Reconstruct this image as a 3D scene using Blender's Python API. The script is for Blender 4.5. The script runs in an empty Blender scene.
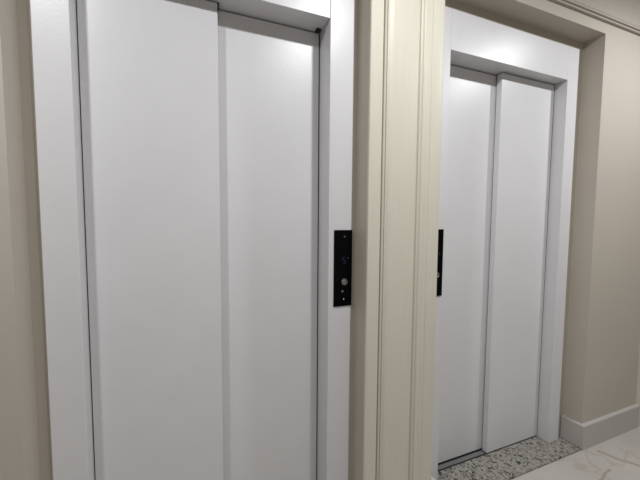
import bpy, bmesh, math
from mathutils import Vector, Matrix
S = bpy.context.scene
C = S.collection

# ------------------------------------------------------------------ camera
cam = bpy.data.cameras.new('camera'); co = bpy.data.objects.new('camera', cam); C.objects.link(co)
YAW, PITCH, ROLL = 0.3911, -0.0649, 0.0067
fwd = Vector((math.sin(YAW)*math.cos(PITCH), math.cos(YAW)*math.cos(PITCH), math.sin(PITCH)))
rt = Vector((math.cos(YAW), -math.sin(YAW), 0)); up = rt.cross(fwd)
r2 = math.cos(ROLL)*rt + math.sin(ROLL)*up
u2 = -math.sin(ROLL)*rt + math.cos(ROLL)*up
M = Matrix((r2, u2, -fwd)).transposed().to_4x4(); M.translation = Vector((0, -1.0728, 1.2614))
co.matrix_world = M
cam.sensor_fit = 'HORIZONTAL'; cam.sensor_width = 36; cam.lens = 329.74/640*36
cam.clip_start = 0.02
S.camera = co

# ------------------------------------------------------------------ world, lights, exposure
w = bpy.data.worlds.new('world'); S.world = w; w.use_nodes = True
w.node_tree.nodes['Background'].inputs[0].default_value = (0, 0, 0, 1)
w.node_tree.nodes['Background'].inputs[1].default_value = 0
S.view_settings.view_transform = 'Standard'; S.view_settings.look = 'None'
S.view_settings.gamma = 1; S.view_settings.use_curve_mapping = False
S.view_settings.exposure = 0.0
# the corridor's row of recessed ceiling downlights
for lx, watts in ((-0.65, 14.8), (0.79, 17.4), (2.27, 18.6)):
    l = bpy.data.lights.new('downlight', 'AREA'); l.shape = 'DISK'; l.size = 0.11
    l.energy = watts; l.color = (0.975, 0.985, 1.0); l.spread = math.radians(178)
    o = bpy.data.objects.new('downlight', l); C.objects.link(o); o.location = (lx, -0.74, 2.492)

# ------------------------------------------------------------------ materials
def mat(name, col, rough=0.5, metal=0.0, spec=0.5):
    m = bpy.data.materials.new(name); m.use_nodes = True
    b = m.node_tree.nodes['Principled BSDF']
    b.inputs['Base Color'].default_value = (*col, 1); b.inputs['Roughness'].default_value = rough
    b.inputs['Metallic'].default_value = metal; b.inputs['Specular IOR Level'].default_value = spec
    return m, m.node_tree, b
def N(nt, t, **k):
    n = nt.nodes.new(t)
    for a, v in k.items():
        if a.startswith('i_'): n.inputs[a[2:].replace('_', ' ')].default_value = v
        else: setattr(n, a, v)
    return n
def ramp(nt, fac, stops):
    r = nt.nodes.new('ShaderNodeValToRGB'); e = r.color_ramp.elements
    while len(e) < len(stops): e.new(0.5)
    for x, (p, c) in zip(e, stops): x.position = p; x.color = (*c, 1)
    nt.links.new(fac, r.inputs[0]); return r
def textured(name, c0, c1, scale, rough, bscale, bstr, bdist=0.001, spec=0.5, stretch=(1, 1, 1)):
    m, nt, b = mat(name, c0, rough, spec=spec)
    tc = N(nt, 'ShaderNodeTexCoord')
    mp = N(nt, 'ShaderNodeMapping'); mp.inputs['Scale'].default_value = stretch
    nt.links.new(tc.outputs['Object'], mp.inputs[0])
    n = N(nt, 'ShaderNodeTexNoise', i_Scale=scale, i_Detail=3.0); nt.links.new(mp.outputs[0], n.inputs['Vector'])
    r = ramp(nt, n.outputs[0], [(0.3, c0), (0.7, c1)]); nt.links.new(r.outputs[0], b.inputs['Base Color'])
    n2 = N(nt, 'ShaderNodeTexNoise', i_Scale=bscale, i_Detail=2.0); nt.links.new(mp.outputs[0], n2.inputs['Vector'])
    bp = N(nt, 'ShaderNodeBump', i_Strength=bstr, i_Distance=bdist)
    nt.links.new(n2.outputs[0], bp.inputs['Height']); nt.links.new(bp.outputs[0], b.inputs['Normal'])
    return m
STEEL = textured('white_painted_steel', (.655, .650, .662), (.675, .670, .682), 6, .35, 130, .22, .0012)
WALL = textured('beige_wall_paint', (.490, .447, .385), (.510, .467, .403), 3, .65, 120, .08, .001, .3)
CREAM = textured('cream_moulding_paint', (.605, .578, .485), (.630, .602, .507), 5, .45, 14, .03, .001, .35, (30, 30, 1))
CROWN = textured('cornice_paint', (.43, .397, .345), (.45, .415, .362), 3, .6, 60, .03, .001, .3)
CEIL = textured('ceiling_paint', (.66, .63, .58), (.68, .65, .60), 3, .8, 60, .03, .001, .2)
BASE = textured('white_baseboard', (.47, .452, .432), (.49, .472, .45), 3, .45, 60, .03)
BACKW = textured('opposite_wall_paint', (.60, .585, .565), (.62, .605, .585), 3, .7, 100, .05)

GRAN, nt, b = mat('speckled_granite', (.5, .5, .5), .25)
tc = N(nt, 'ShaderNodeTexCoord')
n1 = N(nt, 'ShaderNodeTexNoise', i_Scale=52.0, i_Detail=4.0, i_Roughness=.62); nt.links.new(tc.outputs['Object'], n1.inputs['Vector'])
r1 = ramp(nt, n1.outputs[0], [(.30, (.03, .03, .035)), (.40, (.20, .19, .18)), (.47, (.27, .26, .232)), (.58, (.345, .33, .295)), (.72, (.20, .195, .178))])
n3 = N(nt, 'ShaderNodeTexNoise', i_Scale=38.0, i_Detail=2.0, i_Distortion=.8); nt.links.new(tc.outputs['Object'], n3.inputs['Vector'])
r3 = ramp(nt, n3.outputs[0], [(.60, (1, 1, 1)), (.68, (.80, .62, .54))])
n4 = N(nt, 'ShaderNodeTexNoise', i_Scale=34.0, i_Detail=5.0, i_Distortion=2.2); nt.links.new(tc.outputs['Object'], n4.inputs['Vector'])
r4 = ramp(nt, n4.outputs[0], [(.36, (.10, .10, .10)), (.45, (1, 1, 1))])
mx = N(nt, 'ShaderNodeMix', data_type='RGBA', blend_type='MULTIPLY'); mx.inputs[0].default_value = 1
nt.links.new(r1.outputs[0], mx.inputs[6]); nt.links.new(r3.outputs[0], mx.inputs[7])
mx2 = N(nt, 'ShaderNodeMix', data_type='RGBA', blend_type='MULTIPLY'); mx2.inputs[0].default_value = 1
nt.links.new(mx.outputs[2], mx2.inputs[6]); nt.links.new(r4.outputs[0], mx2.inputs[7])
nt.links.new(mx2.outputs[2], b.inputs['Base Color'])

FLOOR, nt, b = mat('white_marble_tile', (.6, .6, .58), .22)
tc = N(nt, 'ShaderNodeTexCoord')
ns = N(nt, 'ShaderNodeTexNoise', i_Scale=5.0, i_Detail=4.0); nt.links.new(tc.outputs['Object'], ns.inputs['Vector'])
wv = N(nt, 'ShaderNodeTexNoise', i_Scale=2.3, i_Detail=5.0, i_Distortion=.8); nt.links.new(tc.outputs['Object'], wv.inputs['Vector'])
rv = ramp(nt, wv.outputs[0], [(.46, (1, 1, 1)), (.50, (.90, .86, .81)), (.53, (1, 1, 1))])
rn = ramp(nt, ns.outputs[0], [(.3, (.445, .42, .388)), (.7, (.505, .478, .446))])
mx = N(nt, 'ShaderNodeMix', data_type='RGBA', blend_type='MULTIPLY'); mx.inputs[0].default_value = 1
nt.links.new(rn.outputs[0], mx.inputs[6]); nt.links.new(rv.outputs[0], mx.inputs[7])
col = mx.outputs[2]
# two brown veins of the slab beside the baseboard
sp = N(nt, 'ShaderNodeSeparateXYZ'); nt.links.new(tc.outputs['Object'], sp.inputs[0])
def vein(x0, y0, x1, y1, width, tint):
    global col
    L = math.hypot(x1-x0, y1-y0); tx, ty = (x1-x0)/L, (y1-y0)/L
    def lin(a, bb, c):
        m1 = N(nt, 'ShaderNodeMath', operation='MULTIPLY'); m1.inputs[1].default_value = a; nt.links.new(sp.outputs[0], m1.inputs[0])
        m2 = N(nt, 'ShaderNodeMath', operation='MULTIPLY_ADD'); m2.inputs[1].default_value = bb; nt.links.new(sp.outputs[1], m2.inputs[0]); nt.links.new(m1.outputs[0], m2.inputs[2])
        m3 = N(nt, 'ShaderNodeMath', operation='ADD'); m3.inputs[1].default_value = c; nt.links.new(m2.outputs[0], m3.inputs[0]); return m3
    d = lin(-ty, tx, ty*x0 - tx*y0)
    wob = N(nt, 'ShaderNodeMath', operation='MULTIPLY_ADD'); wob.inputs[1].default_value = .09; nt.links.new(wv.outputs[0], wob.inputs[0])
    off = N(nt, 'ShaderNodeMath', operation='ADD'); off.inputs[1].default_value = -.045; nt.links.new(d.outputs[0], off.inputs[0]); nt.links.new(off.outputs[0], wob.inputs[2])
    ab = N(nt, 'ShaderNodeMath', operation='ABSOLUTE'); nt.links.new(wob.outputs[0], ab.inputs[0])
    mr = N(nt, 'ShaderNodeMapRange', interpolation_type='SMOOTHSTEP'); mr.inputs[1].default_value = 0; mr.inputs[2].default_value = width; mr.inputs[3].default_value = 1; mr.inputs[4].default_value = 0
    nt.links.new(ab.outputs[0], mr.inputs[0])
    s = lin(tx, ty, -tx*x0 - ty*y0)
    c2 = N(nt, 'ShaderNodeMath', operation='COMPARE'); c2.inputs[1].default_value = L/2; c2.inputs[2].default_value = L/2; nt.links.new(s.outputs[0], c2.inputs[0])
    f = N(nt, 'ShaderNodeMath', operation='MULTIPLY'); nt.links.new(mr.outputs[0], f.inputs[0]); nt.links.new(c2.outputs[0], f.inputs[1])
    mm = N(nt, 'ShaderNodeMix', data_type='RGBA'); nt.links.new(f.outputs[0], mm.inputs[0]); nt.links.new(col, mm.inputs[6]); mm.inputs[7].default_value = (*tint, 1)
    col = mm.outputs[2]
vein(2.09, -.045, 2.17, -.26, .022, (.36, .325, .28))
vein(1.80, -.176, 1.99, -.164, .010, (.33, .285, .235))
nt.links.new(col, b.inputs['Base Color'])

BLACK = mat('black_gloss_glass', (.002, .002, .0025), .10, spec=.06)[0]
DARK = mat('rubber_and_gap_shade', (.01, .01, .01), .7)[0]  # rubber of the stop, also used as painted shade in door gaps
CHROME = mat('brushed_steel', (.36, .355, .35), .22, 1)[0]
SILL = textured('aluminium_sill', (.15, .15, .15), (.18, .18, .18), 8, .45, 60, .05, .001, .5, (1, 20, 1))
GREYPL = mat('grey_plastic', (.10, .10, .105), .4)[0]
BLUE, nt, b = mat('indigo_display', (.01, .01, .03), .4)
b.inputs['Emission Color'].default_value = (.08, .06, .42, 1); b.inputs['Emission Strength'].default_value = .09

# ------------------------------------------------------------------ helpers
def link(name, bm, m, parent=None, loc=None, smooth=False):
    bmesh.ops.remove_doubles(bm, verts=bm.verts, dist=1e-6)
    bmesh.ops.recalc_face_normals(bm, faces=bm.faces)
    me = bpy.data.meshes.new(name); bm.to_mesh(me); bm.free(); me.materials.append(m)
    if smooth:
        for p in me.polygons: p.use_smooth = True
    o = bpy.data.objects.new(name, me); C.objects.link(o)
    if parent: o.parent = parent
    if loc: o.location = loc
    return o
def box(bm, x0, x1, y0, y1, z0, z1, bev=0):
    t = bmesh.new()
    bmesh.ops.create_cube(t, size=1)
    for v in t.verts:
        v.co = Vector((x0 if v.co.x < 0 else x1, y0 if v.co.y < 0 else y1, z0 if v.co.z < 0 else z1))
    if bev: bmesh.ops.bevel(t, geom=t.edges[:], offset=bev, segments=2, affect='EDGES', profile=.5)
    me = bpy.data.meshes.new('t'); t.to_mesh(me); t.free(); bm.from_mesh(me); bpy.data.meshes.remove(me)
def prism(bm, pts, axis, a, b):
    """polygon pts extruded from a to b along axis ('x': pts are y,z; 'z': pts are x,y; 'y': pts are x,z)"""
    def P(p, t): return {'x': (t, p[0], p[1]), 'z': (p[0], p[1], t), 'y': (p[0], t, p[1])}[axis]
    A = [bm.verts.new(P(p, a)) for p in pts]; B = [bm.verts.new(P(p, b)) for p in pts]
    bm.faces.new(A); bm.faces.new(B[::-1])
    for i in range(len(pts)):
        j = (i+1) % len(pts); bm.faces.new((A[i], B[i], B[j], A[j]))
def lathe(bm, prof, seg=32, c=(0, 0, 0)):
    """profile (radius, height) about the -Y axis (pointing out of the wall)"""
    rings = []
    for r, h in prof:
        if r == 0: rings.append([bm.verts.new((c[0], c[1]-h, c[2]))])
        else: rings.append([bm.verts.new((c[0]+r*math.cos(2*math.pi*i/seg), c[1]-h, c[2]+r*math.sin(2*math.pi*i/seg))) for i in range(seg)])
    for a, b in zip(rings, rings[1:]):
        for i in range(seg):
            j = (i+1) % seg
            q = [a[i % len(a)], a[j % len(a)], b[j % len(b)], b[i % len(b)]]
            u = []
            for v in q:
                if v not in u: u.append(v)
            if len(u) > 2: bm.faces.new(u)
def tag(o, label, cat=None, group=None, kind=None):
    o['label'] = label
    if cat: o['category'] = cat
    if group: o['group'] = group
    if kind: o['kind'] = kind
    return o
def empty(name, loc):
    o = bpy.data.objects.new(name, None); C.objects.link(o); o.location = loc; o.empty_display_size = .1; return o

# ------------------------------------------------------------------ the place (metres)
YF, YB, YBL, YD1, YD2 = .0867, .101, .0937, .151, .1888      # frame front, recess backs, front and rear door panels
H = 2.0                                                       # door opening height
CZ = 2.50                                                     # ceiling
X0, X1 = -2.6, 4.2
YW = -2.4                                                    # opposite wall
DEEP = .34
FZ = -.007                                                     # tile floor, a little below the elevator sills
L = dict(lo=-.4066, lf=-.374, l=-.2859, m=.1192, r=.5144, rf=.6125, ro=.6359)
R = dict(lo=.9756, lf=1.0005, l=1.0892, m=1.4833, r=1.8856, rf=1.9699, ro=2.0257)
ZF, ZB_ = 2.2216, 2.2205                                      # recess head, front and back
ZFT = 2.171                                                   # top of the elevator frames

bm = bmesh.new(); box(bm, X0, X1, YW, DEEP, -.1, FZ)
tag(link('floor', bm, FLOOR), 'pale marble tiled corridor floor with faint brown veins', 'floor', kind='structure')
bm = bmesh.new(); box(bm, X0, X1, YW, DEEP, CZ, CZ+.1)
tag(link('ceiling', bm, CEIL), 'pale corridor ceiling above the cornice', 'ceiling', kind='structure')
bm = bmesh.new(); box(bm, X0, X1, YW-.1, YW, FZ, CZ)
tag(link('wall_back', bm, BACKW), 'plain pale wall across the corridor facing the elevators', 'wall', kind='structure')
bm = bmesh.new(); box(bm, X0-.1, X0, YW, DEEP, FZ, CZ)
tag(link('wall_left', bm, WALL), 'plain beige wall at the left end of the corridor', 'wall', kind='structure')
bm = bmesh.new(); box(bm, X1, X1+.1, YW, DEEP, FZ, CZ)
tag(link('wall_right', bm, WALL), 'plain beige wall at the right end of the corridor', 'wall', kind='structure')

bm = bmesh.new()
box(bm, X0, L['lo'], 0, DEEP, FZ, CZ)
box(bm, R['ro'], X1, 0, DEEP, FZ, CZ)
box(bm, L['ro'], R['lo']-.004, .012, DEEP, FZ, CZ)         # core behind the moulded pilaster
for E_, yb in ((L, YBL), (R, YB)):
    x0 = E_['lo'] - (0 if E_ is L else .004); x1 = E_['ro']
    prism(bm, [(0, ZF), (DEEP, ZF-(ZF-ZB_)*DEEP/yb), (DEEP, CZ), (0, CZ)], 'x', x0, x1)
    box(bm, x0, E_['lf']+.001, yb, DEEP, FZ, ZF)
    box(bm, E_['rf']-.001, x1, yb, DEEP, FZ, ZF)
    box(bm, E_['lf'], E_['rf'], yb, DEEP, ZFT-.001, ZF)
box(bm, L['ro'], R['lo'], 0.0, .03, ZF, CZ)
tag(link('wall_front', bm, WALL), 'beige corridor wall recessed around both elevator doors', 'wall', kind='structure')

# moulded cream pilaster between the two elevators
a, c = L['ro'], R['lo']
pts = [(a, .0115), (a, .002), (a+.002, 0), (.6885, 0), (.6900, .011), (.6945, .011), (.6965, .001), (.7005, -.0015), (.7040, .001),
       (.7050, .005), (.7070, .005), (.7080, .000), (.7120, -.0015), (.7145, .0025), (.7150, .005)]
for i in range(9):
    t = i/8; pts.append((.7185+.026*t, .005-.0045*math.sin(t*math.pi/2)))
for i in range(1, 9):
    t = i/8; pts.append((.7445+.100*t, .0005-.0025*math.sin(t*math.pi)))
pts += [(.8480, .001), (.8510, .003), (.8540, .0085), (.8585, .0085), (.8600, .002), (.8650, -.0005), (.8690, .002), (.8705, .0045), (.8740, .0045), (.8755, .001)]
for i in range(1, 7):
    t = i/6; pts.append((.8755+.018*t, .001-.002*math.sin(t*math.pi)))
pts += [(.8950, .0035), (.9140, .0030), (.9165, .0005), (.9180, .0005)]
for i in range(1, 9):
    t = i/8; pts.append((.918+.048*t, .0005-.002*math.sin(t*math.pi)))
pts += [(c-.006, .0008), (c-.002, .003), (c, .007), (c, .10), (c-.0035, .10), (c-.0035, .0115)]
bm = bmesh.new(); prism(bm, pts, 'z', FZ, ZF)
tag(link('trim_1', bm, CREAM), 'cream moulded pilaster with vertical grooves between the two elevator doors', 'pilaster', kind='structure')

# cream casing at the far right end of the wall
bm = bmesh.new(); prism(bm, [(2.560, 0), (2.560, -.012), (2.563, -.015), (2.60, -.015), (2.605, -.010), (2.61, -.015), (2.68, -.015), (2.683, 0)], 'z', FZ, 2.15)
tag(link('trim_2', bm, CREAM), 'narrow cream casing at the far right edge of the beige wall', 'casing', kind='structure')

# cornice
pr = [(.0, 2.275), (-.012, 2.276), (-.0135, 2.278), (-.0135, 2.283), (-.009, 2.285), (-.009, 2.2875), (-.0165, 2.290), (-.018, 2.292), (-.018, 2.298), (-.0165, 2.300), (-.0185, 2.302)]
for i in range(1, 11):
    t = i/10*math.pi/2
    pr.append((-.0185-.104*(1-math.cos(t)), 2.302+.160*math.sin(t)))
pr += [(-.130, 2.463), (-.130, 2.474), (-.138, 2.476), (-.138, CZ), (0, CZ)]
bm = bmesh.new(); prism(bm, pr, 'x', X0, X1)
tag(link('trim_3', bm, CROWN), 'stepped beige cornice running along the top of the wall', 'cornice', kind='structure')

# baseboards: run along the front wall, turn into the recesses, wrap the pilaster
def skirting(path, name, label):
    """path: plan points of the wall face, room side on the right hand of travel; top edge chamfered"""
    prof = [(0, FZ), (.019, FZ), (.019, .1265), (.0165, .131), (.014, .1325), (0, .1325)]
    bm = bmesh.new(); n = len(path); rows = []
    for i, p in enumerate(path):
        p = Vector(p); ds = []
        if i > 0: ds.append((p-Vector(path[i-1])).normalized())
        if i < n-1: ds.append((Vector(path[i+1])-p).normalized())
        ns_ = [Vector((d.y, -d.x)) for d in ds]
        nn = sum(ns_, Vector((0, 0))); nn = nn/ max(nn.dot(ns_[0]), 1e-6)
        rows.append([bm.verts.new((p.x+nn.x*t, p.y+nn.y*t, z)) for t, z in prof])
    for A, B in zip(rows, rows[1:]):
        for k in range(len(prof)):
            j = (k+1) % len(prof); bm.faces.new((A[k], A[j], B[j], B[k]))
    bm.faces.new(rows[0]); bm.faces.new(rows[-1][::-1])
    tag(link(name, bm, BASE), label, 'baseboard', kind='structure')
skirting([(R['ro'], YF+.01), (R['ro'], 0), (2.560, 0)], 'baseboard_right', 'tall white baseboard turning the corner right of the far elevator')
skirting([(L['ro'], YF), (L['ro'], 0), (R['lo'], 0), (R['lo'], YF)], 'baseboard_middle', 'white baseboard wrapping the foot of the cream pilaster')
skirting([(X0, 0), (L['lo'], 0), (L['lo'], YF)], 'baseboard_left', 'white baseboard on the wall left of the near elevator')

# ------------------------------------------------------------------ elevator entrances
def entrance(E, name, label, front_right):
    x0 = E['l']; w_ = E['r']-E['l']
    root = empty(name, ((E['l']+E['r'])/2, YF, 0)); ox, oy = root.location.x, root.location.y
    def part(nm, bm, m, par=None, **k):
        bmesh.ops.translate(bm, verts=bm.verts, vec=(-ox, -oy, 0)); return link(nm, bm, m, par or root, **k)
    bm = bmesh.new(); box(bm, E['lf'], E['l'], YF, DEEP-.02, FZ, ZFT, .002); part('jamb', bm, STEEL)
    bm = bmesh.new(); box(bm, E['r'], E['rf'], YF, DEEP-.02, FZ, ZFT, .002); part('jamb', bm, STEEL)
    bm = bmesh.new(); box(bm, E['l']+.0008, E['r']-.0008, YF+.0004, DEEP-.02, H, ZFT, .0012); part('header', bm, STEEL)
    g = .0045; ov = .022
    m = E['m']
    gl = .003                                                   # the panels meet the left jamb more tightly
    fx = (m, E['r']-g) if front_right else (E['l']+gl, m)
    rx = (E['l']+gl, m+ov) if front_right else (m-ov, E['r']-g)
    zt = H-.006
    bm = bmesh.new(); box(bm, fx[0], fx[1], YD1, YD1+.030, .0075, zt, .0012)
    fp = part('door_panel', bm, STEEL)
    bm = bmesh.new(); box(bm, rx[0], rx[1], YD2, YD2+.034, .0085, zt, .0012)
    part('door_panel', bm, STEEL)
    # aluminium sill with its two guide grooves
    bm = bmesh.new()
    box(bm, E['l']+.001, E['r']-.001, YD1+.0085, YD2-.006, -.006, .003)
    box(bm, E['l']+.001, E['r']-.001, YD2+.030, DEEP-.02, -.006, .003)
    part('sill', bm, SILL)
    # dark strips standing in for shade in the guide grooves and panel edge gaps
    bm = bmesh.new(); box(bm, E['l']+.001, E['r']-.001, YD1+.0010, YD1+.0085, -.006, .0008); box(bm, fx[0], fx[1], YD1+.008, YD1+.028, .003, .007); part('groove_shade', bm, DARK)
    bm = bmesh.new(); box(bm, E['l']+.001, E['r']-.001, YD2-.006, YD2+.030, -.006, .0008); box(bm, rx[0], rx[1], YD2+.006, YD2+.028, .0008, .008); part('groove_shade', bm, DARK)
    for sx, g_ in ((E['l'], gl), (E['r']-g+.0003, g)):
        bm = bmesh.new(); yy = (YD1 if (sx > m) == front_right else YD2)+.0015
        yy += .006 if sx < m else 0; box(bm, sx+.0002, sx+g_-.0005, yy, yy+.02, .012, zt); part('edge_gap_shade', bm, DARK)  # dark filler that shades the gap beside the jamb
    # rubber stop under the header; black block painted in for panel gap shade
    if not front_right:
        bm = bmesh.new(); box(bm, E['r']-.024, E['r']-.006, YD1+.012, YD2-.006, H-.008, H-.0005, .001); part('stop_and_gap_shade', bm, DARK)
        bm = bmesh.new(); box(bm, m+.0005, m+.006, YD1+.004, YD2-.004, H-.018, H-.0005, .001); part('stop_and_gap_shade', bm, DARK)
    return tag(root, label, 'elevator', 'elevator entrances along the corridor')
entrance(L, 'elevator_entrance', 'large white steel elevator entrance with sliding doors left of the cream pilaster', False)
entrance(R, 'elevator_entrance', 'white steel elevator entrance beyond the cream pilaster, above the speckled granite threshold', True)

# granite thresholds
def threshold(E, label):
    root_x = (E['lo']+E['ro'])/2
    bm = bmesh.new()
    lo, ro = E['lo']+.0192, E['ro']-.0192
    prism(bm, [(lo, -.014), (ro, -.014), (ro, YF-.0005), (E['r']-.001, YF-.0005), (E['r']-.001, YD1+.0005), (E['l']+.001, YD1+.0005), (E['l']+.001, YF-.0005), (lo, YF-.0005)], 'z', FZ+.0002, .0015)
    return tag(link('granite_threshold', bm, GRAN), label, 'threshold')
threshold(R, 'black and grey speckled granite threshold at the foot of the far elevator doors')

# ------------------------------------------------------------------ call panels
def letter_s(bm):
    """digit-like S of the floor display as a thin raised stroke"""
    pts = []
    r = .0055
    for i in range(13):
        a = math.radians(40+i*230/12); pts.append((r*math.cos(a), r*1.15+r*1.15*math.sin(a)))
    for i in range(1, 13):
        a = math.radians(90-i*230/12); pts.append((r*math.cos(a), -r*1.15+r*1.15*math.sin(a)))
    h = .0013
    prev = None
    for i, p in enumerate(pts):
        q0 = Vector(pts[max(i-1, 0)]); q1 = Vector(pts[min(i+1, len(pts)-1)])
        d = (q1-q0).normalized(); n = Vector((-d.y, d.x))*h; p = Vector(p)
        cur = [bm.verts.new((p.x+n.x, -.0003, p.y+n.y)), bm.verts.new((p.x-n.x, -.0003, p.y-n.y)),
               bm.verts.new((p.x-n.x, .0003, p.y-n.y)), bm.verts.new((p.x+n.x, .0003, p.y+n.y))]
        if prev:
            for k in range(4):
                j = (k+1) % 4; bm.faces.new((prev[k], prev[j], cur[j], cur[k]))
        else: bm.faces.new(cur)
        prev = cur
    bm.faces.new(prev[::-1])
def call_panel(cx, label):
    z0, z1 = .916, 1.2172; w2 = .0392
    root = empty('call_panel', (cx, YF, (z0+z1)/2)); zc = (z0+z1)/2
    bm = bmesh.new(); box(bm, -w2, w2, -.0042, 0, z0-zc, z1-zc, .0008); link('plate', bm, BLACK, root)
    yo = -.0042
    for z in (1.1919, .9431):
        bm = bmesh.new(); lathe(bm, [(.0034, 0), (.0034, .0008), (.0026, .0017), (.0012, .0019), (.0012, .0010), (0, .0010)], 20)
        s = link('screw', bm, CHROME, root, (.0045, yo, z-zc), True)
    bm = bmesh.new(); lathe(bm, [(.0135, 0), (.0135, .0030), (.0122, .0044), (.0108, .0044), (.0102, .0034)], 40)
    bt = link('call_button', bm, CHROME, root, (.0055, yo, 1.0128-zc), True)
    bm = bmesh.new(); lathe(bm, [(.0100, .0), (.0100, .0030), (.0085, .0044), (.004, .0038), (0, .0036)], 40)
    link('button_cap', bm, CHROME, bt, None, True)
    bm = bmesh.new(); lathe(bm, [(.0050, 0), (.0050, .0010), (.0040, .0016), (0, .0018)], 24)
    tag(link('key_switch', bm, GREYPL, root, (-.0022, yo, .975-zc), True), 'small grey round key switch')
    bm = bmesh.new(); letter_s(bm)
    tag(link('floor_display', bm, BLUE, root, (.0035, yo-.0001, 1.098-zc)), 'dim indigo character on the black plate')
    bm = bmesh.new(); lathe(bm, [(.0022, 0), (.0022, .0006), (0, .0008)], 16)
    link('indicator_dot', bm, GREYPL, root, (.0195, yo, 1.1063-zc), True)
    return tag(root, label, 'call panel', 'black elevator call panels')
call_panel(.5755, 'black glossy call panel with a steel button on the near elevator frame')
call_panel(1.0372, 'black call panel on the far elevator frame, half hidden behind the cream pilaster')
